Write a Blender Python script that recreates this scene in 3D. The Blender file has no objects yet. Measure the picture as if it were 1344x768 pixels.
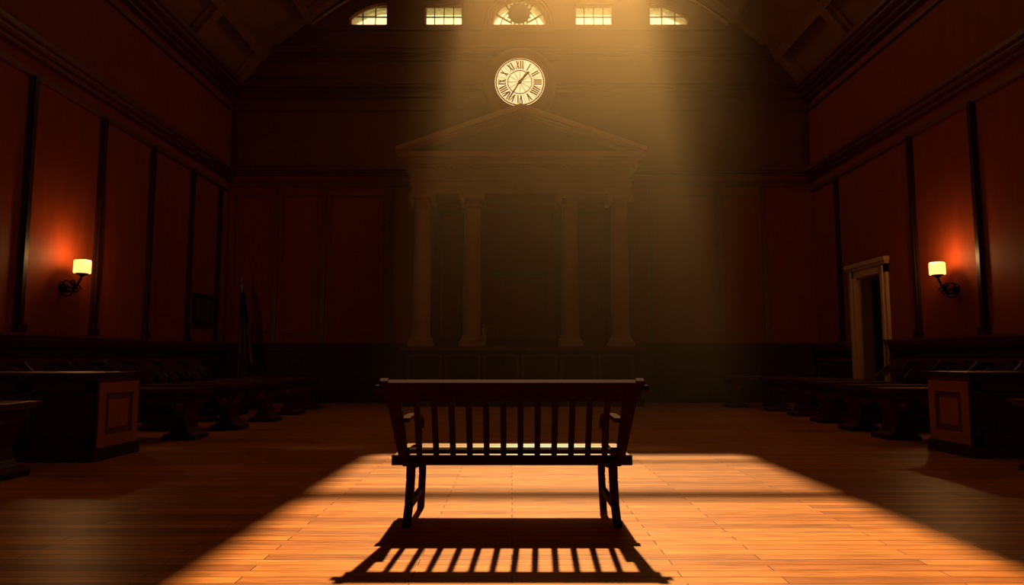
import bpy, math, random
from mathutils import Vector, Matrix
random.seed(7)
sc = bpy.context.scene
sc.view_settings.view_transform = 'Standard'
sc.view_settings.look = 'None'

# ------------------------------------------------------------------ materials
def new_mat(name):
    m = bpy.data.materials.new(name); m.use_nodes = True
    nt = m.node_tree
    return m, nt, nt.nodes['Principled BSDF']

def wood(name, c1, c2, rough=0.4, scale=(1, 1, 12), grain=3.0, bump=0.05, spec=0.5):
    m, nt, p = new_mat(name)
    tc = nt.nodes.new('ShaderNodeTexCoord'); mp = nt.nodes.new('ShaderNodeMapping')
    mp.inputs['Scale'].default_value = scale
    n = nt.nodes.new('ShaderNodeTexNoise'); n.inputs['Scale'].default_value = grain
    n.inputs['Detail'].default_value = 6; n.inputs['Roughness'].default_value = 0.6
    r = nt.nodes.new('ShaderNodeValToRGB')
    r.color_ramp.elements[0].position = 0.3; r.color_ramp.elements[1].position = 0.7
    r.color_ramp.elements[0].color = (*c1, 1); r.color_ramp.elements[1].color = (*c2, 1)
    nt.links.new(tc.outputs['Object'], mp.inputs['Vector'])
    nt.links.new(mp.outputs[0], n.inputs['Vector'])
    nt.links.new(n.outputs['Fac'], r.inputs[0]); nt.links.new(r.outputs[0], p.inputs['Base Color'])
    b = nt.nodes.new('ShaderNodeBump'); b.inputs['Strength'].default_value = bump
    nt.links.new(n.outputs['Fac'], b.inputs['Height']); nt.links.new(b.outputs[0], p.inputs['Normal'])
    p.inputs['Roughness'].default_value = rough
    p.inputs['Specular IOR Level'].default_value = spec
    return m

M_panel = wood('mahogany_panel', (0.21, 0.036, 0.010), (0.26, 0.047, 0.0135), 0.6, (3, 3, .8), 1.6, 0.02, 0.12)
M_dark = wood('dark_stained_wood', (0.022, 0.006, 0.003), (0.045, 0.011, 0.005), 0.45, (4, 4, 4), 3, .05, .3)
M_trim = wood('trim_wood', (0.11, 0.025, 0.010), (0.17, 0.038, 0.015), 0.45, (3, 3, 3), 3, .05, .35)
M_desk = wood('desk_wood', (0.03, 0.008, 0.0035), (0.055, 0.015, 0.006), 0.5, (3, 3, 3), 4, .05, .25)
M_deskp = wood('desk_panel_wood', (0.30, 0.09, 0.034), (0.40, 0.13, 0.05), 0.4, (3, 3, 3), 4, .05, .4)
M_tableleg = wood('table_wood', (0.05, 0.013, 0.006), (0.08, 0.022, 0.009), 0.4, (3, 3, 3), 4, .05, .35)
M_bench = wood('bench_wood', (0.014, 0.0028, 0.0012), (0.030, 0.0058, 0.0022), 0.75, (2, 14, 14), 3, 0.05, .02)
M_seat = wood('sunlit_seat_wood', (0.16, 0.06, 0.024), (0.28, 0.11, 0.045), 0.35, (2, 14, 14), 3, 0.05, .4)  # seat colour made lighter to carry the sunlight falling on it
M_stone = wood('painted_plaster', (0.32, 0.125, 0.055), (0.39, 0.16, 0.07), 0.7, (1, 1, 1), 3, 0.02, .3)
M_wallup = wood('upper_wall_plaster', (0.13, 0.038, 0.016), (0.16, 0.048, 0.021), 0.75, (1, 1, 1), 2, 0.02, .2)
M_ceil = wood('ceiling_plaster', (0.22, 0.10, 0.048), (0.27, 0.125, 0.06), 0.8, (1, 1, 1), 2, 0.02, .2)
M_cream = wood('cream_paint', (0.5, 0.28, 0.15), (0.56, 0.33, 0.19), 0.5, (2, 2, 2), 2, 0.02)
M_bark = wood('bark', (0.06, 0.04, 0.02), (0.1, 0.07, 0.04), 0.9, (3, 3, 1), 4, 0.3)
M_grass = wood('grass', (0.05, 0.1, 0.02), (0.08, 0.14, 0.03), 0.9, (1, 1, 1), 2, 0.2)
M_blackwall = wood('shaded_corridor_plaster', (0.03, 0.02, 0.012), (0.04, 0.025, 0.015), 0.8, (1, 1, 1), 2)  # near-black colour stands for the darkness of the unlit corridor

def plain(name, c, rough=0.5, metal=0.0):
    m, nt, p = new_mat(name)
    n = nt.nodes.new('ShaderNodeTexNoise'); n.inputs['Scale'].default_value = 12
    mx = nt.nodes.new('ShaderNodeMix'); mx.data_type = 'RGBA'
    mx.inputs['A'].default_value = (*c, 1); mx.inputs['B'].default_value = (*[v * 0.75 for v in c], 1)
    nt.links.new(n.outputs['Fac'], mx.inputs['Factor']); nt.links.new(mx.outputs['Result'], p.inputs['Base Color'])
    p.inputs['Roughness'].default_value = rough; p.inputs['Metallic'].default_value = metal
    return m
M_iron = plain('wrought_iron', (0.02, 0.014, 0.012), 0.35, 0.7)
M_black = plain('black_enamel', (0.012, 0.010, 0.009), 0.4)
M_brass = plain('aged_brass', (0.35, 0.2, 0.07), 0.35, 0.9)
M_leather = plain('dark_leather', (0.06, 0.016, 0.01), 0.55)
M_red = plain('flag_red', (0.2, 0.02, 0.015), 0.8)
M_white = plain('flag_white', (0.16, 0.09, 0.06), 0.8)
M_blue = plain('flag_blue', (0.02, 0.03, 0.12), 0.8)
M_canvas = plain('painting_canvas', (0.05, 0.035, 0.02), 0.5)

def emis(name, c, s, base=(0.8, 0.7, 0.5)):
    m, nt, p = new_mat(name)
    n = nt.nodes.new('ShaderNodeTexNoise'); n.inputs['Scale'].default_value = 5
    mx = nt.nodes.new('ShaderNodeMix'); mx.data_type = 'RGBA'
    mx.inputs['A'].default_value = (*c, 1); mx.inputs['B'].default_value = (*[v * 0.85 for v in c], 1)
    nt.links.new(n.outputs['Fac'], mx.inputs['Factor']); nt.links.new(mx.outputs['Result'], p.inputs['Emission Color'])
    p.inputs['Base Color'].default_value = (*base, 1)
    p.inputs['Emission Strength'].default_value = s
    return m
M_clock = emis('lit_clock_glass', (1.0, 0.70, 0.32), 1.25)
M_shade = emis('lit_lamp_shade', (1.0, 0.46, 0.11), 2.6)

# leaves
M_leaf, nt, p = new_mat('leaves')
p.inputs['Base Color'].default_value = (0.2, 0.3, 0.05, 1)
tr = nt.nodes.new('ShaderNodeBsdfTranslucent'); tr.inputs[0].default_value = (0.5, 0.66, 0.12, 1)
n = nt.nodes.new('ShaderNodeTexNoise'); n.inputs['Scale'].default_value = .8
ms = nt.nodes.new('ShaderNodeMixShader')
nt.links.new(n.outputs['Fac'], ms.inputs[0])
nt.links.new(p.outputs[0], ms.inputs[1]); nt.links.new(tr.outputs[0], ms.inputs[2])
nt.links.new(ms.outputs[0], nt.nodes['Material Output'].inputs[0])

# old window glass
M_glass, nt, p = new_mat('old_window_glass')
tr = nt.nodes.new('ShaderNodeBsdfTranslucent'); tr.inputs[0].default_value = (0.93, 0.95, 0.85, 1)
tp = nt.nodes.new('ShaderNodeBsdfTransparent'); ms = nt.nodes.new('ShaderNodeMixShader')
n = nt.nodes.new('ShaderNodeTexNoise'); n.inputs['Scale'].default_value = 4.5
mr = nt.nodes.new('ShaderNodeMapRange'); mr.inputs['From Min'].default_value = .35; mr.inputs['From Max'].default_value = .65
mr.inputs['To Min'].default_value = .45; mr.inputs['To Max'].default_value = 1.0
nt.links.new(n.outputs['Fac'], mr.inputs[0]); nt.links.new(mr.outputs[0], ms.inputs[0])
nt.links.new(tr.outputs[0], ms.inputs[2]); nt.links.new(tp.outputs[0], ms.inputs[1])
nt.links.new(ms.outputs[0], nt.nodes['Material Output'].inputs[0])

# floor boards
M_floor, nt, p = new_mat('oak_floorboards')
tc = nt.nodes.new('ShaderNodeTexCoord')
br = nt.nodes.new('ShaderNodeTexBrick')
br.inputs['Scale'].default_value = 1.0
br.inputs['Brick Width'].default_value = 1.3
br.inputs['Row Height'].default_value = 0.095
br.inputs['Mortar Size'].default_value = 0.004
br.inputs['Mortar Smooth'].default_value = 0.3
br.offset = 0.37
br.inputs['Color1'].default_value = (0.32, 0.092, 0.018, 1)
br.inputs['Color2'].default_value = (0.62, 0.215, 0.047, 1)
br.inputs['Mortar'].default_value = (0.06, 0.015, 0.005, 1)
nt.links.new(tc.outputs['Object'], br.inputs['Vector'])
mp = nt.nodes.new('ShaderNodeMapping'); mp.inputs['Scale'].default_value = (1.2, 16, 1)
nt.links.new(tc.outputs['Object'], mp.inputs['Vector'])
n = nt.nodes.new('ShaderNodeTexNoise'); n.inputs['Scale'].default_value = 2.5; n.inputs['Detail'].default_value = 8
n.inputs['Roughness'].default_value = .65
nt.links.new(mp.outputs[0], n.inputs['Vector'])
mr = nt.nodes.new('ShaderNodeMapRange'); mr.inputs['From Min'].default_value = .3; mr.inputs['From Max'].default_value = .7
mr.inputs['To Min'].default_value = .42; mr.inputs['To Max'].default_value = 1.25
nt.links.new(n.outputs['Fac'], mr.inputs[0])
mx = nt.nodes.new('ShaderNodeMix'); mx.data_type = 'RGBA'; mx.blend_type = 'MULTIPLY'; mx.inputs['Factor'].default_value = 1
nt.links.new(br.outputs['Color'], mx.inputs['A']); nt.links.new(mr.outputs[0], mx.inputs['B'])
nt.links.new(mx.outputs['Result'], p.inputs['Base Color'])
mr2 = nt.nodes.new('ShaderNodeMapRange'); mr2.inputs['To Min'].default_value = .30; mr2.inputs['To Max'].default_value = .50
nt.links.new(n.outputs['Fac'], mr2.inputs[0]); nt.links.new(mr2.outputs[0], p.inputs['Roughness'])
p.inputs['Specular IOR Level'].default_value = .32
p.inputs['Specular Tint'].default_value = (1, .6, .35, 1)
bp = nt.nodes.new('ShaderNodeBump'); bp.inputs['Strength'].default_value = .3; bp.inputs['Distance'].default_value = .004
bp.invert = True
nt.links.new(br.outputs['Fac'], bp.inputs['Height']); nt.links.new(bp.outputs[0], p.inputs['Normal'])

# ------------------------------------------------------------------ mesh builder
class B:
    def __init__(s): s.v = []; s.f = []; s.mi = []; s.sm = []; s.mats = []
    def _m(s, mat):
        if mat not in s.mats: s.mats.append(mat)
        return s.mats.index(mat)
    def add(s, vs, fs, mat, smooth=False):
        o = len(s.v); s.v += [tuple(v) for v in vs]; k = s._m(mat)
        for f in fs: s.f.append([i + o for i in f]); s.mi.append(k); s.sm.append(smooth)
    def box(s, x0, x1, y0, y1, z0, z1, mat):
        v = [(x, y, z) for x in (x0, x1) for y in (y0, y1) for z in (z0, z1)]
        s.add(v, [(0, 1, 3, 2), (4, 6, 7, 5), (0, 4, 5, 1), (2, 3, 7, 6), (0, 2, 6, 4), (1, 5, 7, 3)], mat)
    def prism(s, poly, axis, a0, a1, mat, smooth=False):
        def P(p, a):
            return {'x': (a, p[0], p[1]), 'y': (p[0], a, p[1]), 'z': (p[0], p[1], a)}[axis]
        n = len(poly)
        v = [P(p, a0) for p in poly] + [P(p, a1) for p in poly]
        s.add(v, [list(range(n)), list(range(2 * n - 1, n - 1, -1))], mat)
        s.add(v, [(i, (i + 1) % n, n + (i + 1) % n, n + i) for i in range(n)], mat, smooth)
    def beam(s, p0, p1, w0, w1, mat, side=(1, 0, 0)):
        p0 = Vector(p0); p1 = Vector(p1); d = (p1 - p0).normalized(); sx = Vector(side)
        sx = (sx - d * sx.dot(d)).normalized(); sy = d.cross(sx)
        v = []
        for p, w in ((p0, w0), (p1, w1)):
            for a, b in ((-1, -1), (1, -1), (1, 1), (-1, 1)):
                v.append(p + sx * a * w[0] / 2 + sy * b * w[1] / 2)
        s.add(v, [(3, 2, 1, 0), (4, 5, 6, 7), (0, 1, 5, 4), (1, 2, 6, 5), (2, 3, 7, 6), (3, 0, 4, 7)], mat)
    def rev(s, prof, c, mat, seg=32, axis='z', flutes=0):
        v = []
        for r, h in prof:
            for i in range(seg):
                a = 2 * math.pi * i / seg
                rr = r * (1 - (0.06 if flutes and i % 2 else 0))
                x, y = rr * math.cos(a), rr * math.sin(a)
                q = {'z': (x, y, h), 'x': (h, x, y), 'y': (x, h, y)}[axis]
                v.append((c[0] + q[0], c[1] + q[1], c[2] + q[2]))
        f = []
        for j in range(len(prof) - 1):
            for i in range(seg):
                k = (i + 1) % seg
                f.append((j * seg + i, j * seg + k, (j + 1) * seg + k, (j + 1) * seg + i))
        s.add(v, f, mat, True)
    def tube(s, pts, r, mat, seg=8):
        pts = [Vector(p) for p in pts]; v = []; n = len(pts)
        for i, p in enumerate(pts):
            d = (pts[min(i + 1, n - 1)] - pts[max(i - 1, 0)]).normalized()
            up = Vector((0, 0, 1)) if abs(d.z) < .9 else Vector((0, 1, 0))
            a = d.cross(up).normalized(); b = d.cross(a)
            rr = r[i] if isinstance(r, (list, tuple)) else r
            for k in range(seg):
                t = 2 * math.pi * k / seg
                v.append(p + a * math.cos(t) * rr + b * math.sin(t) * rr)
        f = [(j * seg + i, j * seg + (i + 1) % seg, (j + 1) * seg + (i + 1) % seg, (j + 1) * seg + i)
             for j in range(n - 1) for i in range(seg)]
        f += [list(range(seg))[::-1], [(n - 1) * seg + i for i in range(seg)]]
        s.add(v, f, mat, True)
    def build(s, name, bevel=0, loc=(0, 0, 0), parent=None):
        me = bpy.data.meshes.new(name)
        me.from_pydata(s.v, [], s.f)
        for m in s.mats: me.materials.append(m)
        me.polygons.foreach_set('material_index', s.mi)
        me.polygons.foreach_set('use_smooth', s.sm)
        me.update()
        import bmesh
        bm = bmesh.new(); bm.from_mesh(me)
        bmesh.ops.remove_doubles(bm, verts=bm.verts, dist=1e-6) if not bevel else None
        bmesh.ops.recalc_face_normals(bm, faces=bm.faces)
        bm.to_mesh(me); bm.free()
        ob = bpy.data.objects.new(name, me); sc.collection.objects.link(ob); ob.location = loc
        if bevel:
            md = ob.modifiers.new('bevel', 'BEVEL'); md.width = bevel; md.segments = 2; md.limit_method = 'ANGLE'
            w = ob.modifiers.new('weld', 'WELD'); w.merge_threshold = 1e-5
            ob.modifiers.move(1, 0)
        if parent: ob.parent = parent
        return ob

XL, XR, YB, YF, CX = -6.9, 7.3, 16.4, -4.5, 0.2
ZC = 7.57   # side wall top
ZT = 10.6   # flat ceiling

# ------------------------------------------------------------------ room shell
b = B(); b.box(XL - .3, XR + .3, YF - .3, YB + .35, -.2, 0, M_floor); b.build('floor')
b = B(); b.box(XL - .3, XL, YF, YB, 0, ZC + .2, M_panel); b.build('wall_left')
# right wall with door opening
DY0, DY1, DZ = 13.42, 14.45, 2.72
b = B()
b.box(XR, XR + .3, YF, DY0, 0, ZC + .2, M_panel)
b.box(XR, XR + .3, DY1, YB, 0, ZC + .2, M_panel)
b.box(XR, XR + .3, DY0, DY1, DZ, ZC + .2, M_panel)
b.build('wall_right')
b = B(); b.box(XL - .3, XR + .3, YF - .3, YF, 0, ZT + .3, M_panel); b.build('wall_rear')

# back wall with windows
b = B()
WZ0, WZ1 = 9.34, 9.88
y0, y1 = YB, YB + .35
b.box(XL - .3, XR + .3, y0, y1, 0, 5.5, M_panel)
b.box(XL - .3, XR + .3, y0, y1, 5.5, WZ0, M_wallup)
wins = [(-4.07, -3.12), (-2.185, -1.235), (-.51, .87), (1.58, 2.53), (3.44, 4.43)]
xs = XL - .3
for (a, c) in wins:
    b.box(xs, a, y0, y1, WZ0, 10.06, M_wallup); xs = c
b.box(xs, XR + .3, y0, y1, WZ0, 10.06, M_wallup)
for i, (a, c) in enumerate(wins):
    if i in (1, 3):
        b.box(a, c, y0, y1, WZ1, 10.06, M_wallup)
    elif i == 2:
        xc, r = (a + c) / 2, (c - a) / 2
        arc = [(xc + r * math.cos(t), WZ0 + r * math.sin(t)) for t in [math.pi * k / 20 for k in range(21)]]
        for k in range(20):
            p, q = arc[k], arc[k + 1]
            b.prism([p, q, (q[0], 10.06), (p[0], 10.06)], 'y', y0, y1, M_wallup)
    else:
        L = c - a
        for k in range(8):
            u0, u1 = k / 8, (k + 1) / 8
            def h(u):
                t = u if i == 0 else 1 - u
                return 9.50 + (WZ1 + .02 - 9.50) * math.sin(t * math.pi / 2) ** .8 if t > 0 else 9.50
            b.prism([(a + L * u0, h(u0)), (a + L * u1, h(u1)), (a + L * u1, 10.06), (a + L * u0, 10.06)], 'y', y0, y1, M_wallup)
SX0, SX1, SY0 = -.92, 3.12, 11.7  # added skylight bounds; wall above left open here to lengthen the sun pool
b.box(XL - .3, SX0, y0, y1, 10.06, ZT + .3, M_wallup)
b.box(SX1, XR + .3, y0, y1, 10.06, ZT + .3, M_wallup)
b.build('wall_back')

# windows: frames, muntins, glass
def win_frame(b, a, c, z0, z1, nx, nz, ww=.022):
    f = .035; y = YB + .12
    b.box(a - .01, c + .01, y, y + .06, z0 - .02, z0 + f, M_cream)
    b.box(a - .01, c + .01, y, y + .06, z1 - f, z1 + .02, M_cream)
    b.box(a - .01, a + f, y, y + .06, z0, z1, M_cream); b.box(c - f, c + .01, y, y + .06, z0, z1, M_cream)
    for k in range(1, nx):
        x = a + (c - a) * k / nx; b.box(x - ww / 2, x + ww / 2, y + .01, y + .05, z0, z1, M_dark)
    for k in range(1, nz):
        z = z0 + (z1 - z0) * k / nz; b.box(a, c, y + .01, y + .05, z - ww / 2, z + ww / 2, M_dark)
    b.box(a, c, y + .028, y + .032, z0, z1, M_glass)
for i, (a, c) in enumerate(wins):
    b = B()
    if i == 2:
        xc, r = (a + c) / 2, (c - a) / 2; y = YB + .12
        arc = [(xc + r * math.cos(math.pi * k / 24), WZ0 + r * math.sin(math.pi * k / 24)) for k in range(25)]
        b.prism(arc, 'y', y + .028, y + .032, M_glass)
        b.tube([(p[0], y + .03, p[1]) for p in arc], .035, M_cream)
        b.box(a, c, y, y + .06, WZ0 - .02, WZ0 + .035, M_cream)
        for k in (1, 2, 3, 4, 5):
            t = math.pi * k / 6
            b.beam((xc + .2 * math.cos(t), y + .03, WZ0 + .2 * math.sin(t)),
                   (xc + r * math.cos(t), y + .03, WZ0 + r * math.sin(t)), (.03, .04), (.03, .04), M_black, (0, 1, 0))
        b.tube([(xc + .47 * math.cos(math.pi * k / 24), y + .03, WZ0 + .47 * math.sin(math.pi * k / 24)) for k in range(25)], .014, M_black)
        # central round medallion
        b.rev([(0, -.05), (.2, -.05), (.25, -.03), (.28, 0), (.25, .03), (0, .03)], (xc, YB + .1, 9.68), M_black, 40, 'y')
        for k in range(16):
            t = 2 * math.pi * k / 16
            b.beam((xc + .26 * math.cos(t), YB + .1, 9.68 + .26 * math.sin(t)), (xc + .32 * math.cos(t), YB + .1, 9.68 + .32 * math.sin(t)), (.04, .04), (.02, .04), M_black, (0, 1, 0))
        # arch mould on wall
        for rr in (.78, .86):
            b.tube([(xc + rr * math.cos(math.pi * k / 24), YB - .02, WZ0 + rr * math.sin(math.pi * k / 24)) for k in range(25)], .03, M_wallup)
    else:
        win_frame(b, a, c, WZ0, WZ1, 4 if i in (1, 3) else 3, 2)
        if i in (0, 4):
            b.tube([(a + (c - a) * u, YB + .1, 9.50 + .4 * math.sin((u if i == 0 else 1 - u) * math.pi / 2) ** .8) for u in [k / 10 for k in range(11)]], .03, M_cream)
    b.build('window_%d' % (i + 1))

# back wall trim
b = B()
def hmould(b, x0, x1, y, z, prof, mat):   # prof list (proj, z0, z1)
    for pr, a, c in prof: b.box(x0, x1, y - pr, y + .01, z + a, z + c, mat)
hmould(b, XL, XR, YB, 5.53, [(.05, -.32, -.2), (.09, -.05, 0), (.16, 0, .05), (.2, .05, .12)], M_trim)
hmould(b, XL, XR, YB, 7.57, [(.04, -.45, -.4), (.08, -.12, 0), (.17, 0, .06), (.26, .06, .12), (.30, .12, .2)], M_wallup)
hmould(b, -6.1, 6.5, YB, 8.55, [(.06, -.16, -.06), (.12, -.06, 0), (.22, 0, .08), (.26, .08, .14)], M_wallup)
hmould(b, -4.9, 5.3, YB, 9.22, [(.06, -.05, .04)], M_wallup)
b.build('trim_1', .01)
b = B()
for x in (-5.7, -4.55, -2.95, 3.35, 4.95, 6.1):
    b.box(x - .05, x + .05, YB - .035, YB + .01, 1.4, 5.2, M_trim)
for (a, c) in ((-6.7, -5.85), (-5.55, -4.7), (-4.4, -3.1), (3.5, 4.8), (5.1, 5.95)):
    for (z0, z1) in ((1.65, 5.0),):
        for q in ((a, a + .03, z0, z1), (c - .03, c, z0, z1), (a, c, z0, z0 + .03), (a, c, z1 - .03, z1)):
            b.box(q[0], q[1], YB - .02, YB + .01, q[2], q[3], M_trim)
b.build('trim_2')

# wainscot / baseboards / chair rail
def side_trim(b, x, sgn, ranges):
    for (a, c) in ranges:
        def bx(pr, z0, z1, m):
            b.box(min(x, x + sgn * pr), max(x, x + sgn * pr), a, c, z0, z1, m)
        bx(.05, 0, 1.3, M_desk); bx(.09, 0, .22, M_dark); bx(.09, 1.22, 1.3, M_trim); bx(.15, 1.3, 1.36, M_trim); bx(.18, 1.36, 1.4, M_trim)
        bx(.08, .98, 1.04, M_trim)
        n = max(1, int((c - a) / 1.2)); w = (c - a) / n
        for k in range(n):
            p, q = a + k * w + .12, a + (k + 1) * w - .12
            for s in ((p, p + .04, .32, .92), (q - .04, q, .32, .92), (p, q, .32, .36), (p, q, .88, .92)):
                b.box(min(x, x + sgn * .08), max(x, x + sgn * .08), s[0], s[1], s[2], s[3], M_trim)
b = B(); side_trim(b, XL, 1, [(YF, YB)]); b.build('baseboard_left')
b = B(); side_trim(b, XR, -1, [(YF, 13.2), (14.67, YB)]); b.build('baseboard_right')
b = B()
hmould(b, XL, XR, YB, 0, [(.05, 0, 1.3), (.09, 0, .22), (.09, 1.22, 1.3), (.15, 1.3, 1.36), (.18, 1.36, 1.4)], M_desk)
b.build('baseboard_back')

# side wall pilaster strips, cornices
def side_up(b, x, sgn, strips):
    def bx(pr, y0, y1, z0, z1, m):
        b.box(min(x, x + sgn * pr), max(x, x + sgn * pr), y0, y1, z0, z1, m)
    for y in strips:
        bx(.04, y - .07, y + .07, 1.4, 5.1, M_dark)
        bx(.07, y - .04, y + .04, 1.4, 5.1, M_dark)
        bx(.09, y - .09, y + .09, 1.4, 1.52, M_dark)
    for pr, a, c, m in ((.05, 5.08, 5.16, M_trim), (.09, 5.38, 5.46, M_trim), (.17, 5.46, 5.53, M_trim), (.22, 5.53, 5.6, M_trim),
                        (.05, 7.1, 7.16, M_trim), (.1, 7.35, 7.45, M_trim), (.2, 7.45, 7.55, M_trim), (.32, 7.55, 7.63, M_trim), (.38, 7.63, 7.72, M_trim)):
        bx(pr, YF, YB, a, c, m)
b = B(); side_up(b, XL, 1, [9.55 - 1.7 * k for k in range(8, 0, -1)] + [9.55, 11.25, 12.85, 14.5, 15.9]); b.build('trim_3')
b = B(); side_up(b, XR, -1, [10.55 - 1.7 * k for k in range(8, 0, -1)] + [10.55, 12.25, 15.1]); b.build('trim_4')

# ceiling : sloped coffered sides + flat centre w/ unseen skylight added to shape the sun pool
PROF = [(-6.9, 7.6), (-6.55, 8.08), (-6.2, 8.52), (-5.7, 9.0), (-5.1, 9.48), (-4.5, 9.93), (-3.9, 10.3), (-3.3, 10.6)]
def cove_pts(sgn, off=0.0):
    n = len(PROF) - 1; out = []
    for k, (x, z) in enumerate(PROF):
        p = PROF[max(k - 1, 0)]; q = PROF[min(k + 1, n)]
        d = Vector((q[0] - p[0], q[1] - p[1])).normalized()
        X, Z = x + d.y * off, z - d.x * off
        out.append((X if sgn < 0 else 2 * CX - X, Z))
    return out
b = B()
for sgn in (-1, 1):
    a0 = cove_pts(sgn, 0); a1 = cove_pts(sgn, -.2)
    for k in range(len(a0) - 1):
        b.prism([a0[k], a0[k + 1], a1[k + 1], a1[k]], 'y', YF, YB, M_ceil)
b.box(-3.5, SX0, YF, YB, ZT, ZT + .25, M_ceil)
b.box(SX1, 3.9, YF, YB, ZT, ZT + .25, M_ceil)
b.box(SX0, SX1, YF, SY0, ZT, ZT + .25, M_ceil)
b.build('ceiling')
b = B()
for sgn in (-1, 1):
    a0 = cove_pts(sgn, 0); a1 = cove_pts(sgn, .15); a2 = cove_pts(sgn, .06); n = len(a0)
    y = YB - .25
    while y > YF:
        for k in range(n - 1):
            b.prism([a0[k], a0[k + 1], a1[k + 1], a1[k]], 'y', y - .13, y + .13, M_ceil)
            b.prism([a0[k], a0[k + 1], a2[k + 1], a2[k]], 'y', y - .24, y + .24, M_ceil)
        y -= 2.3
    for t in (2, 4, 6):
        p, q = a0[t], a1[t]; d = (Vector(a0[t + 1]) - Vector(a0[t - 1])).normalized() * .1
        b.prism([(p[0] - d.x, p[1] - d.y), (p[0] + d.x, p[1] + d.y), (q[0] + d.x, q[1] + d.y), (q[0] - d.x, q[1] - d.y)], 'y', YF, YB, M_ceil)
    c3 = cove_pts(sgn, .2)
    b.tube([(x, YB - .05, z) for x, z in c3[4:]], .035, M_cream)
b.build('trim_5')
b = B()
b.box(SX0, SX1, 14.66, 14.84, ZT, ZT + .12, M_cream)  # unseen crossbar, added to cast the shadow band across the floor pool
b.box(SX0, SX1, YB - .02, YB + .1, ZT + .02, ZT + .06, M_cream)
b.build('window_6')

# ------------------------------------------------------------------ door on right wall
b = B()
for (a, c, z0, z1) in ((13.2, DY0, 0, 2.94), (DY1, 14.67, 0, 2.94), (13.2, 14.67, DZ, 2.94)):
    b.box(XR - .06, XR + .02, a, c, z0, z1, M_cream)
b.box(XR - .12, XR, 13.14, 14.73, 2.94, 3.02, M_cream)
b.box(XR - .09, XR, 13.17, 14.70, 2.88, 2.94, M_cream)
b.box(XR - .09, XR, 13.28, 13.34, 0, 2.86, M_cream); b.box(XR - .09, XR, 14.53, 14.59, 0, 2.86, M_cream)
b.box(XR, XR + .3, DY0 - .01, DY0 + .03, 0, DZ, M_cream); b.box(XR, XR + .3, DY1 - .03, DY1 + .01, 0, DZ, M_cream)
b.box(XR, XR + .3, DY0, DY1, DZ - .03, DZ + .01, M_cream)
# opened leaf swung into corridor
b.box(XR + .3, XR + 1.25, DY1 - .08, DY1 - .03, .01, DZ - .04, M_dark)
for z0, z1 in ((.25, 1.1), (1.3, 2.5)):
    b.box(XR + .42, XR + 1.13, DY1 - .1, DY1 - .08, z0, z1, M_desk)
b.build('door_1')
b = B()
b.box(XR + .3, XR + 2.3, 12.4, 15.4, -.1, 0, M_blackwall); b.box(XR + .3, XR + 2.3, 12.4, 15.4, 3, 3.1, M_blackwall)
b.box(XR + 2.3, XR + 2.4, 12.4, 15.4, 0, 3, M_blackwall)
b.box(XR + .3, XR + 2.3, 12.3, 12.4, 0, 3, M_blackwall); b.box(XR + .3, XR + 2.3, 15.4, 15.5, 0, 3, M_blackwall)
b.build('wall_corridor')

# ------------------------------------------------------------------ judge's aedicule
b = B()
FY = 15.35
# pedestal
b.box(CX - 2.6, CX + 2.6, FY - .3, YB, 0, 1.22, M_desk)
b.box(CX - 2.66, CX + 2.66, FY - .36, YB, 0, .2, M_dark)
b.box(CX - 2.66, CX + 2.66, FY - .36, YB, 1.22, 1.31, M_trim)
for k in range(6):
    a = CX - 2.5 + k * .84; c = a + .76
    for q in ((a, a + .04, .3, 1.12), (c - .04, c, .3, 1.12), (a, c, .3, .34), (a, c, 1.08, 1.12)):
        b.box(q[0], q[1], FY - .33, FY - .3, q[2], q[3], M_trim)
# columns
for x in (-2.23, -1.1, 1.1, 2.23):
    c = (CX + x, FY, 0)
    b.box(c[0] - .27, c[0] + .27, FY - .27, FY + .27, 1.31, 1.40, M_stone)
    b.rev([(.26, 1.40), (.27, 1.44), (.25, 1.48), (.22, 1.5), (.235, 1.53), (.21, 1.56)], c, M_stone, 40)
    b.rev([(.205, 1.56), (.205, 2.6), (.195, 3.4), (.178, 4.42)], c, M_stone, 48, 'z', 1)
    b.rev([(.178, 4.42), (.2, 4.44), (.18, 4.47), (.2, 4.52), (.25, 4.58), (.26, 4.62)], c, M_stone, 40)
    b.box(c[0] - .28, c[0] + .28, FY - .28, FY + .28, 4.62, 4.73, M_stone)
    for s in (-1, 1):   # little volutes
        b.rev([(0, -.27), (.07, -.27), (.07, .27), (0, .27)], (c[0] + s * .24, FY, 4.57), M_stone, 16, 'y')
    # wall pilaster
    b.box(c[0] - .2, c[0] + .2, YB - .12, YB, 1.31, 4.73, M_wallup)
# entablature
for pr, z0, z1, w in ((0, 4.73, 4.88, 2.46), (.03, 4.88, 5.0, 2.49), (.07, 5.0, 5.05, 2.53), (0, 5.05, 5.3, 2.46), (.08, 5.3, 5.36, 2.55),
                      (.17, 5.36, 5.44, 2.62), (.3, 5.5, 5.62, 2.75), (.24, 5.44, 5.5, 2.7)):
    b.box(CX - w, CX + w, FY - .22 - pr, YB, z0, z1, M_stone)
for k in range(34):
    x = CX - 2.45 + k * 4.9 / 33; b.box(x - .035, x + .035, FY - .36, FY - .2, 5.32, 5.38, M_stone)
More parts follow.
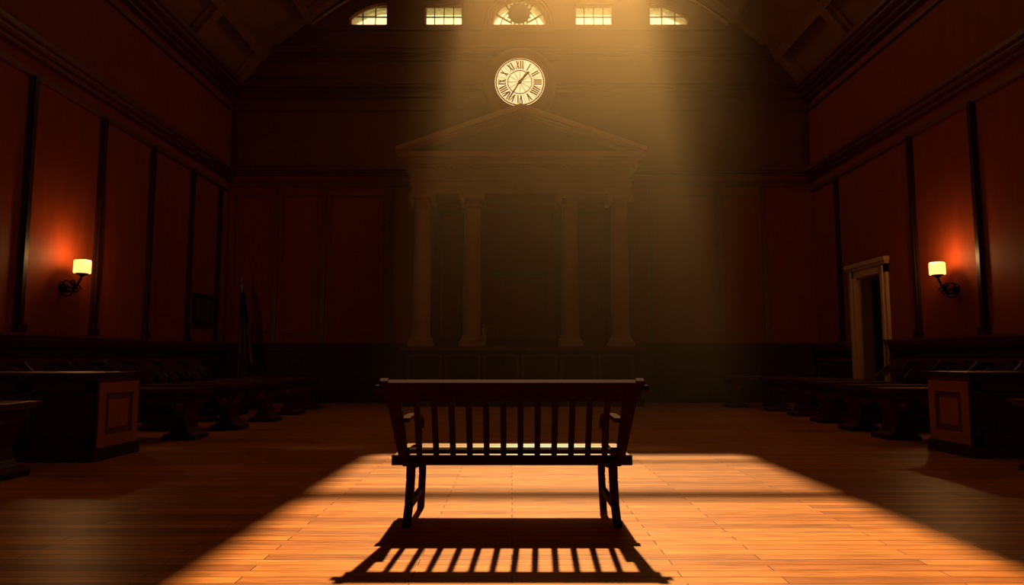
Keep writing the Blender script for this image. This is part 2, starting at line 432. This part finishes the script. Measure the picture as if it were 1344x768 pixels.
# pediment
def ped(w, z0, zt, ya, yb, m): b.prism([(CX - w, z0), (CX + w, z0), (CX, zt)], 'y', ya, yb, m)
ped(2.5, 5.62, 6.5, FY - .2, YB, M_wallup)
for s in (-1, 1):
    for t, pr, dz in ((.10, .45, 0.0), (.07, .34, -.09), (.06, .27, -.16)):
        b.prism([(CX + s * 2.78, 5.62 + dz * .3), (CX + s * 2.78, 5.62 + t), (CX, 6.67 + dz + .03), (CX, 6.67 + dz - t)], 'y', FY - .2 - pr * .8, FY - .15 , M_stone)
    b.prism([(CX + s * 2.78, 5.62), (CX + s * 2.78, 5.70), (CX, 6.70), (CX, 6.6)], 'y', FY - .2, YB, M_stone)
# recess back panelling
b.box(CX - .9, CX + .9, YB - .1, YB, 1.31, 4.73, M_panel)
for (a, c, z0, z1) in ((-.88, .88, 1.4, 4.6), (-.62, .62, 1.4, 3.05), (-.5, .5, 1.5, 2.9), (-1.95, -1.35, 1.5, 4.6), (1.35, 1.95, 1.5, 4.6)):
    for q in ((a, a + .06, z0, z1), (c - .06, c, z0, z1), (a, c, z0, z0 + .06), (a, c, z1 - .06, z1)):
        b.box(CX + q[0], CX + q[1], YB - .15, YB - .005, q[2], q[3], M_trim)
b.box(CX - .72, CX + .72, YB - .2, YB, 3.05, 3.15, M_trim)
b.build('judges_portico')

b = B()
b.rev([(0, 1.311), (.07, 1.311), (.07, 1.36), (.04, 1.38), (.055, 1.45), (.06, 1.52), (.035, 1.58), (.05, 1.63), (.045, 1.68), (.02, 1.71), (.03, 1.75), (.028, 1.79), (0, 1.81)], (-.62, FY - .15, 0), M_brass, 20)
b.tube([(-.62, FY - .15, 1.66), (-.56, FY - .15, 1.7), (-.52, FY - .15, 1.78)], .012, M_brass)
b.build('brass_statuette')

# ------------------------------------------------------------------ clock (drum stands proud of the cornice)
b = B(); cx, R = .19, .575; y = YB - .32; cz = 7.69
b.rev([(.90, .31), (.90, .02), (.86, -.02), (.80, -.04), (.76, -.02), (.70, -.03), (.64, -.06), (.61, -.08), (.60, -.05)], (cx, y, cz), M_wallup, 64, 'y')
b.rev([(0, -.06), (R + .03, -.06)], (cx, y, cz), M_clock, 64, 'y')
def ring(r, w):
    b.rev([(r - w, -.064), (r - w, -.075), (r + w, -.075), (r + w, -.064)], (cx, y, cz), M_black, 64, 'y')
ring(R, .014); ring(.29, .010)
def stroke(ang, r0, r1, off0, off1, w, dy=0.0):
    d = Vector((math.sin(ang), 0, math.cos(ang))); t = Vector((math.cos(ang), 0, -math.sin(ang)))
    o = Vector((cx, y - .07 - dy, cz))
    b.beam(o + d * r0 + t * off0, o + d * r1 + t * off1, (w, .012), (w, .012), M_black, tuple(t))
nums = ['XII', 'I', 'II', 'III', 'IIII', 'V', 'VI', 'VII', 'VIII', 'IX', 'X', 'XI']
for h, s in enumerate(nums):
    ang = h * math.pi / 6
    wd = {'I': .05, 'V': .09, 'X': .09}
    tot = sum(wd[c] for c in s); u = -tot / 2
    for c in s:
        m = u + wd[c] / 2; u += wd[c]
        if c == 'I': stroke(ang, .33, .53, m, m, .030)
        elif c == 'V': stroke(ang, .33, .53, m, m - .033, .030); stroke(ang, .33, .53, m, m + .033, .020)
        else: stroke(ang, .33, .53, m + .033, m - .033, .030); stroke(ang, .33, .53, m - .033, m + .033, .020)
    stroke(ang, .06, .28, 0, 0, .010)
    stroke(ang + math.pi / 12, .30, .56, 0, 0, .007)
for k in range(60):
    stroke(k * math.pi / 30, .545, .57, 0, 0, .006)
b.rev([(0, -.105), (.04, -.105), (.05, -.07)], (cx, y, cz), M_black, 24, 'y')
stroke(math.radians(40), -.08, .33, 0, 0, .05, .015); stroke(math.radians(212), -.1, .47, 0, 0, .036, .03)
b.build('wall_clock')

# ------------------------------------------------------------------ sconces
def sconce(name, xw, sgn, y, zp, zs, watts=16):
    root = bpy.data.objects.new(name, None); sc.collection.objects.link(root); root.location = (xw, y, zp)
    b = B()
    b.rev([(0, .035 * sgn), (.05, .035 * sgn), (.075, .02 * sgn), (.085, 0)], (0, 0, 0), M_iron, 24, 'x')
    b.rev([(0, .07 * sgn), (.025, .065 * sgn), (.03, .03 * sgn)], (0, 0, 0), M_iron, 16, 'x')
    xs_ = .30 * sgn; zz = zs - zp - .13
    pts = []
    for k in range(25):
        t = k / 24
        pts.append((xs_ * t, 0, -.09 * math.sin(math.pi * t) * (1 if t < 1 else 0) + zz * (t ** 3)))
    b.tube(pts, .018, M_iron)
    def spiral(c, r0, turns, d0, yy):
        P = []
        for k in range(28):
            t = k / 27; a = d0 + turns * 2 * math.pi * t; r = r0 * (1 - .8 * t)
            P.append((c[0] + sgn * r * math.cos(a), yy, c[1] + r * math.sin(a)))
        b.tube(P, .013, M_iron)
    spiral((.10 * sgn, -.06), .095, 1.4, math.pi, .0)
    spiral((.22 * sgn, -.04), .08, 1.3, 0, .0)
    spiral((.16 * sgn, .06), .05, 1.3, -math.pi / 2, 0)
    b.tube([(0, 0, .05), (.06 * sgn, 0, .10), (.14 * sgn, 0, .06), (.2 * sgn, 0, -.02)], .011, M_iron)
    for s in (-1, 1):
        P = []
        for k in range(20):
            t = k / 19; a = t * 2.4 * math.pi; r = .07 * (1 - .7 * t)
            P.append((.04 * sgn + .03 * sgn * t, s * (.06 + r * math.cos(a) * .8), -.03 + r * math.sin(a)))
        b.tube(P, .010, M_iron)
    b.rev([(0, zz), (.03, zz), (.05, zz + .02), (.085, zz + .03), (.09, zz + .045), (.03, zz + .05)], (xs_, 0, 0), M_iron, 24)
    b.build('bracket', parent=root)
    b = B(); h0 = zs - zp - .085
    b.rev([(.03, h0), (.115, h0), (.12, h0 + .02), (.118, h0 + .19), (.108, h0 + .20), (.10, h0 + .19), (.10, h0 + .02)], (xs_, 0, 0), M_shade, 32)
    b.build('shade', parent=root)
    l = bpy.data.lights.new(name + '_bulb', 'POINT'); l.energy = watts; l.color = (1, .50, .17); l.shadow_soft_size = .07
    lo = bpy.data.objects.new('bulb', l); sc.collection.objects.link(lo); lo.parent = root
    lo.location = (xs_ + .08 * sgn, 0, zs - zp + .2)
sconce('wall_sconce', XL, 1, 10.45, 2.14, 2.43, 22)
sconce('wall_sconce.001', XR, -1, 11.2, 2.18, 2.50, 22)
sconce('added_fill_sconce', XL, 1, 5.0, 2.14, 2.43, 20)  # out of view, added as warm fill for the near left wall
sconce('added_fill_sconce.001', XR, -1, 5.4, 2.18, 2.50, 20)  # out of view, added as warm fill for the near right wall

# ------------------------------------------------------------------ slatted bench
b = B(); W = M_bench
def bot(z): return 4.37 - (z - .44) * .50      # back plane y(z)
# seat boards
for k in range(6):
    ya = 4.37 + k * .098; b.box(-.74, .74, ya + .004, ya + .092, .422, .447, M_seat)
b.box(-.75, .75, 4.345, 4.375, .385, .447, W); b.box(-.73, .73, 4.95, 4.975, .38, .44, W)
for s in (-1, 1): b.box(s * .66 - .025, s * .66 + .025, 4.37, 4.96, .375, .422, W)
# top rail (raked)
b.beam((-.775, bot(.847), .847), (.775, bot(.847), .847), (.115, .034), (.115, .034), W, (0, -.45, .9))
b.beam((-.79, bot(.905), .905), (.79, bot(.905), .905), (.016, .045), (.016, .045), W, (0, -.45, .9))
b.beam((-.68, bot(.475), .475), (.68, bot(.475), .475), (.03, .03), (.03, .03), W, (0, -.45, .9))
# posts
for s in (-1, 1):
    b.beam((s * .675, bot(.40), .40), (s * .722, bot(.90), .90), (.05, .05), (.09, .04), W)
    b.beam((s * .765, bot(.895), .895), (s * .765, bot(.922), .922), (.055, .05), (.05, .045), W)
    b.rev([(0, -.03), (.022, -.03), (.022, .03), (0, .03)], (s * .79, bot(.87), .868), W, 20, 'x')
# slats
for k in range(12):
    x = -.578 + k * 1.156 / 11
    b.beam((x, bot(.45), .45), (x, bot(.80), .80), (.037, .018), (.037, .018), W)
# arms
for s in (-1, 1):
    x = s * .655
    P = [(bot(.67), .67), (4.4, .675), (4.6, .672), (4.78, .66), (4.9, .64), (4.96, .615), (4.98, .58), (4.95, .56)]
    for i in range(len(P) - 1):
        b.beam((x, P[i][0], P[i][1]), (x, P[i + 1][0], P[i + 1][1]), (.055, .028), (.055, .028), W)
    Q = [(4.93, .42), (4.89, .48), (4.88, .54), (4.92, .60), (4.94, .63)]
    for i in range(len(Q) - 1):
        b.beam((x, Q[i][0], Q[i][1]), (x, Q[i + 1][0], Q[i + 1][1]), (.045, .04), (.045, .04), W)
# legs
for s in (-1, 1):
    L = [(.628, 4.36, .42, .07), (.63, 4.355, .30, .062), (.64, 4.375, .15, .062), (.662, 4.42, .0, .075)]
    for i in range(3):
        p, q = L[i], L[i + 1]
        b.beam((s * p[0], p[1], p[2]), (s * q[0], q[1], q[2]), (.05, p[3]), (.05, q[3]), W)
    F = [(.628, 4.90, .42, .07), (.625, 4.89, .25, .06), (.64, 4.93, .0, .07)]
    for i in range(2):
        p, q = F[i], F[i + 1]
        b.beam((s * p[0], p[1], p[2]), (s * q[0], q[1], q[2]), (.045, p[3]), (.045, q[3]), W)
    b.beam((s * .635, 4.37, .14), (s * .632, 4.91, .14), (.03, .05), (.03, .05), W)
    b.beam((s * .62, 4.38, .38), (s * .50, 4.38, .42), (.03, .04), (.03, .03), W, (0, 1, 0))
b.box(-.63, .63, 4.88, 4.905, .34, .38, W)
b.build('slatted_wooden_bench', .004)

# ------------------------------------------------------------------ counsel desks & side tables
def desk(name, x0, x1, y0, y1, H=.90):
    b = B()
    b.box(x0 + .03, x1 - .03, y0 + .03, y1 - .03, .1, H - .09, M_desk)
    b.box(x0, x1, y0, y1, 0, .1, M_desk); b.box(x0 + .012, x1 - .012, y0 + .012, y1 - .012, .1, .13, M_desk)
    b.box(x0 + .01, x1 - .01, y0 + .01, y1 - .01, H - .09, H - .06, M_trim)
    b.box(x0 - .02, x1 + .02, y0 - .02, y1 + .02, H - .06, H - .035, M_desk)
    b.box(x0 - .04, x1 + .04, y0 - .04, y1 + .04, H - .035, H, M_desk)
    inner = x1 if x1 < 0 else x0; s = 1 if x1 < 0 else -1
    def ip(d0, d1, a, c, z0, z1, m):
        xx = [inner - s * .03 + s * d for d in (d0, d1)]
        b.box(min(xx), max(xx), a, c, z0, z1, m)
    ip(0, .02, y0 + .05, y0 + .17, .13, H - .1, M_deskp); ip(0, .02, y1 - .17, y1 - .05, .13, H - .1, M_deskp)
    ip(0, .02, y0 + .17, y1 - .17, .13, .25, M_deskp); ip(0, .02, y0 + .17, y1 - .17, H - .22, H - .1, M_deskp)
    ip(0, .004, y0 + .17, y1 - .17, .25, H - .22, M_trim)
    ip(0, .012, y0 + .24, y1 - .24, .32, H - .29, M_deskp)
    n = max(1, int((x1 - x0) / .7)); w = (x1 - x0 - .1) / n
    for k in range(n):
        a = x0 + .05 + k * w; c = a + w
        for q in ((a, a + .08, .13, H - .1), (c - .08, c, .13, H - .1), (a, c, .13, .23), (a, c, H - .2, H - .1)):
            b.box(q[0], q[1], y0 + .012, y0 + .03, q[2], q[3], M_desk)
    b.build(name, .006)
desk('counsel_desk', -5.75, -4.22, 7.05, 7.9)
desk('counsel_desk.001', 4.83, 5.95, 7.3, 8.1)

def side_table(name, xi, sgn, y, L=1.5, H=.66, D=.5):
    b = B(); xa = 0; 
    def bx(a, c, y0, y1, z0, z1, m):
        b.box(min(sgn * a, sgn * c), max(sgn * a, sgn * c), y0, y1, z0, z1, m)
    bx(-.03, L + .03, -.03, D + .03, H - .035, H, M_tableleg)
    bx(0, L, 0, D, H - .06, H - .035, M_trim)
    bx(.05, L - .05, .03, D - .03, H - .15, H - .06, M_desk)
    prof = [(.04, 0), (.04, .06), (.09, .09), (.13, .15), (.16, .25), (.15, .34), (.10, .42), (.06, .48), (.05, H - .15)]
    for off in (0, L - .42):
        poly = [(sgn * (off + p[0]), p[1]) for p in prof] + [(sgn * (off + .42 - p[0]), p[1]) for p in reversed(prof)]
        b.prism(poly, 'y', .06, D - .06, M_tableleg)
        bx(off, off + .42, .03, D - .03, 0, .05, M_desk)
        bx(off + .02, off + .40, .04, D - .04, .05, .075, M_trim)
        b.rev([(0, 0), (.05, 0), (.05, -.02), (0, -.02)], (sgn * (off + .21), .06, .42), M_trim, 16, 'y')
    bx(.3, L - .3, D / 2 - .03, D / 2 + .03, .2, .3, M_desk)
    b.build(name, .005, (xi, y, 0))
k = 0
def tn():
    global k; k += 1
    return 'side_table' if k == 1 else 'side_table.%03d' % (k - 1)
side_table(tn(), -4.35, -1, 5.85, 1.4)
for x, y in ((-4.08, 8.9), (-4.0, 10.1), (-3.92, 11.4), (-3.95, 12.8), (-4.0, 14.1)): side_table(tn(), x, -1, y)
side_table(tn(), 4.8, 1, 6.15, 1.4)
for x, y in ((4.83, 8.9), (4.88, 9.95), (5.0, 11.2), (5.1, 12.4), (5.1, 13.6), (4.6, 14.7)): side_table(tn(), x, 1, y, 1.3)

# jurors' armchairs along the walls
def chair(name, x, y, rot):
    b = B()
    for a in (-.2, .2):
        for c in (-.2, .2):
            b.beam((a, c, .42), (a * 1.15, c * 1.15, 0), (.045, .045), (.035, .035), M_dark)
    b.rev([(0, .40), (.25, .40), (.27, .43), (.26, .47), (.2, .49), (0, .49)], (0, 0, 0), M_leather, 24)
    P = []; n = 16
    for k in range(n + 1):
        t = -2.1 + 4.2 * k / n
        zt = 1.02 - .30 * (abs(t) / 2.1) ** 2.2
        P.append((-math.cos(t) * .29, math.sin(t) * .29, zt))
    for i in range(n):
        p, q = P[i], P[i + 1]
        v = [(p[0], p[1], p[2] - .16), (q[0], q[1], q[2] - .16), (q[0], q[1], q[2]), (p[0], p[1], p[2]),
             (p[0] * .9, p[1] * .9, p[2] - .16), (q[0] * .9, q[1] * .9, q[2] - .16), (q[0] * .9, q[1] * .9, q[2]), (p[0] * .9, p[1] * .9, p[2])]
        b.add(v, [(0, 1, 2, 3), (7, 6, 5, 4), (3, 2, 6, 7), (0, 4, 5, 1)] + ([(0, 3, 7, 4)] if i == 0 else []) + ([(1, 5, 6, 2)] if i == n - 1 else []), M_leather, False)
        if i % 2 == 0: b.beam((p[0] * .95, p[1] * .95, p[2] - .14), (p[0] * .85, p[1] * .85, .44), (.022, .022), (.022, .022), M_dark)
    o = b.build(name, 0, (x, y, 0)); o.rotation_euler[2] = rot
i = 0
for y in (5.4, 6.2, 7.0, 7.8, 8.6, 9.4, 10.3, 11.2, 12.1, 13.0, 13.9):
    chair('juror_armchair' if i == 0 else 'juror_armchair.%03d' % i, -6.3, y, 0); i += 1
for y in (6.3, 7.1, 7.9, 8.7, 9.6, 10.5, 11.4, 12.3):
    chair('juror_armchair.%03d' % i, 6.75, y, math.pi); i += 1

# ------------------------------------------------------------------ flag & picture
b = B(); fx, fy = -6.25, 15.75
b.rev([(0, 0), (.2, 0), (.2, .03), (.12, .06), (.04, .09), (.02, .12), (.02, 2.75), (.0, 2.76)], (fx, fy, 0), M_brass, 20)
b.rev([(0, 2.74), (.04, 2.78), (.045, 2.82), (.02, 2.88), (0, 2.95)], (fx, fy, 0), M_brass, 16)
nf = 26
for zi in range(14):
    z1 = 2.68 - zi * .11; z0 = z1 - .11
    v = []
    for z in (z1, z0):
        wd = .10 + .20 * (2.68 - z) / 1.6
        for kx in range(nf + 1):
            u = kx / nf
            v.append((fx + .02 + u * wd * 1.2, fy - .02 - .07 * math.sin(u * 5 * math.pi) * (0.4 + (2.68 - z)) * .7 - .05 * u, z - .25 * u * .9))
    o = nf + 1
    m = M_blue if zi < 6 else (M_red if zi % 2 else M_white)
    b.add(v, [(k_, k_ + 1, o + k_ + 1, o + k_) for k_ in range(nf)], m, True)
b.build('flag_on_stand')
b = B()
py0, py1, pz0, pz1 = 14.75, 15.65, 1.75, 2.45
b.box(XL, XL + .03, py0, py1, pz0, pz1, M_canvas)
for q in ((py0, py0 + .08, pz0, pz1), (py1 - .08, py1, pz0, pz1), (py0, py1, pz0, pz0 + .08), (py0, py1, pz1 - .08, pz1)):
    b.box(XL, XL + .06, *q, M_black)
b.build('framed_picture', .006)

# ------------------------------------------------------------------ outside
def tree(name, cx_, cy_, ztop, rad, nleaf, zc0):
    b = B()
    b.tube([(cx_, cy_, -.15), (cx_ + .2, cy_, 4), (cx_ - .1, cy_ + .2, 8), (cx_, cy_, ztop - 2)], [.35, .28, .2, .08], M_bark)
    for k in range(9):
        a = random.uniform(0, 6.28); z = random.uniform(zc0, ztop - 3)
        b.tube([(cx_, cy_, z - 1), (cx_ + math.cos(a) * rad * .4, cy_ + math.sin(a) * rad * .4, z), (cx_ + math.cos(a) * rad * .8, cy_ + math.sin(a) * rad * .8, z + 1)], [.1, .07, .03], M_bark, 6)
    cl = [(cx_ + random.uniform(-.75, .75) * rad, cy_ + random.uniform(-.6, .6) * rad, random.uniform(zc0, ztop - .8)) for _ in range(26)]
    for k in range(nleaf):
        c = random.choice(cl); p = Vector((random.gauss(c[0], .5), random.gauss(c[1], .5), random.gauss(c[2], .45)))
        u = Vector((random.gauss(0, 1), random.gauss(0, 1), random.gauss(0, 1))).normalized()
        w = u.orthogonal().normalized(); s = random.uniform(.08, .15)
        b.add([p - u * s, p + w * s * .5, p + u * s, p - w * s * .5], [(0, 1, 2, 3)], M_leaf)
    b.build(name)
tree('leafy_tree', -4.0, 26, 15.2, 3.6, 6500, 11.5)
tree('leafy_tree.001', 6.0, 27, 15.6, 3.0, 3500, 11.5)
b = B(); b.box(-40, 40, YB + .4, 80, -.35, -.15, M_grass); b.build('lawn')

# ------------------------------------------------------------------ dusty air (density graded to far end and right to shape the light shaft)
m = bpy.data.materials.new('dusty_air'); m.use_nodes = True; nt = m.node_tree
nt.nodes.clear(); o = nt.nodes.new('ShaderNodeOutputMaterial'); vs = nt.nodes.new('ShaderNodeVolumeScatter')
vs.inputs['Color'].default_value = (1, .72, .38, 1); vs.inputs['Anisotropy'].default_value = .52
tc = nt.nodes.new('ShaderNodeTexCoord'); sp = nt.nodes.new('ShaderNodeSeparateXYZ')
mr = nt.nodes.new('ShaderNodeMapRange'); mr.inputs['From Min'].default_value = 6.8; mr.inputs['From Max'].default_value = 14
mr.inputs['To Min'].default_value = .001; mr.inputs['To Max'].default_value = .040
mr2 = nt.nodes.new('ShaderNodeMapRange'); mr2.inputs['From Min'].default_value = -1.3; mr2.inputs['From Max'].default_value = 1.9
mr2.inputs['To Min'].default_value = .30; mr2.inputs['To Max'].default_value = 1.0
mm = nt.nodes.new('ShaderNodeMath'); mm.operation = 'MULTIPLY'
nt.links.new(tc.outputs['Object'], sp.inputs[0]); nt.links.new(sp.outputs['Y'], mr.inputs[0]); nt.links.new(sp.outputs['X'], mr2.inputs[0])
nt.links.new(mr.outputs[0], mm.inputs[0]); nt.links.new(mr2.outputs[0], mm.inputs[1]); nt.links.new(mm.outputs[0], vs.inputs['Density'])
nt.links.new(vs.outputs[0], o.inputs['Volume'])
b = B(); b.box(-3.3, 3.8, 6.8, YB - .01, .005, ZT - .01, m); b.build('dust_haze')

# ------------------------------------------------------------------ lights
w = bpy.data.worlds.new('world'); sc.world = w; w.use_nodes = True
bg = w.node_tree.nodes['Background']; bg.inputs[0].default_value = (1.0, .60, .25, 1); bg.inputs[1].default_value = 1.3
s = bpy.data.lights.new('sun', 'SUN'); s.energy = 11; s.color = (1.0, .65, .27); s.angle = math.radians(1.2)
so = bpy.data.objects.new('sun', s); sc.collection.objects.link(so)
d = Vector((-.065, -1, -1.14)); so.rotation_euler = d.to_track_quat('-Z', 'Y').to_euler(); so.location = (3, 30, 30)

cam = bpy.data.cameras.new('camera'); co = bpy.data.objects.new('camera', cam); sc.collection.objects.link(co)
co.location = (0, 0, 1.05); co.rotation_euler = (math.radians(90 + 5.46), 0, 0)
cam.sensor_width = 36; cam.lens = 900 / 1344 * 36; cam.clip_start = .05
sc.camera = co
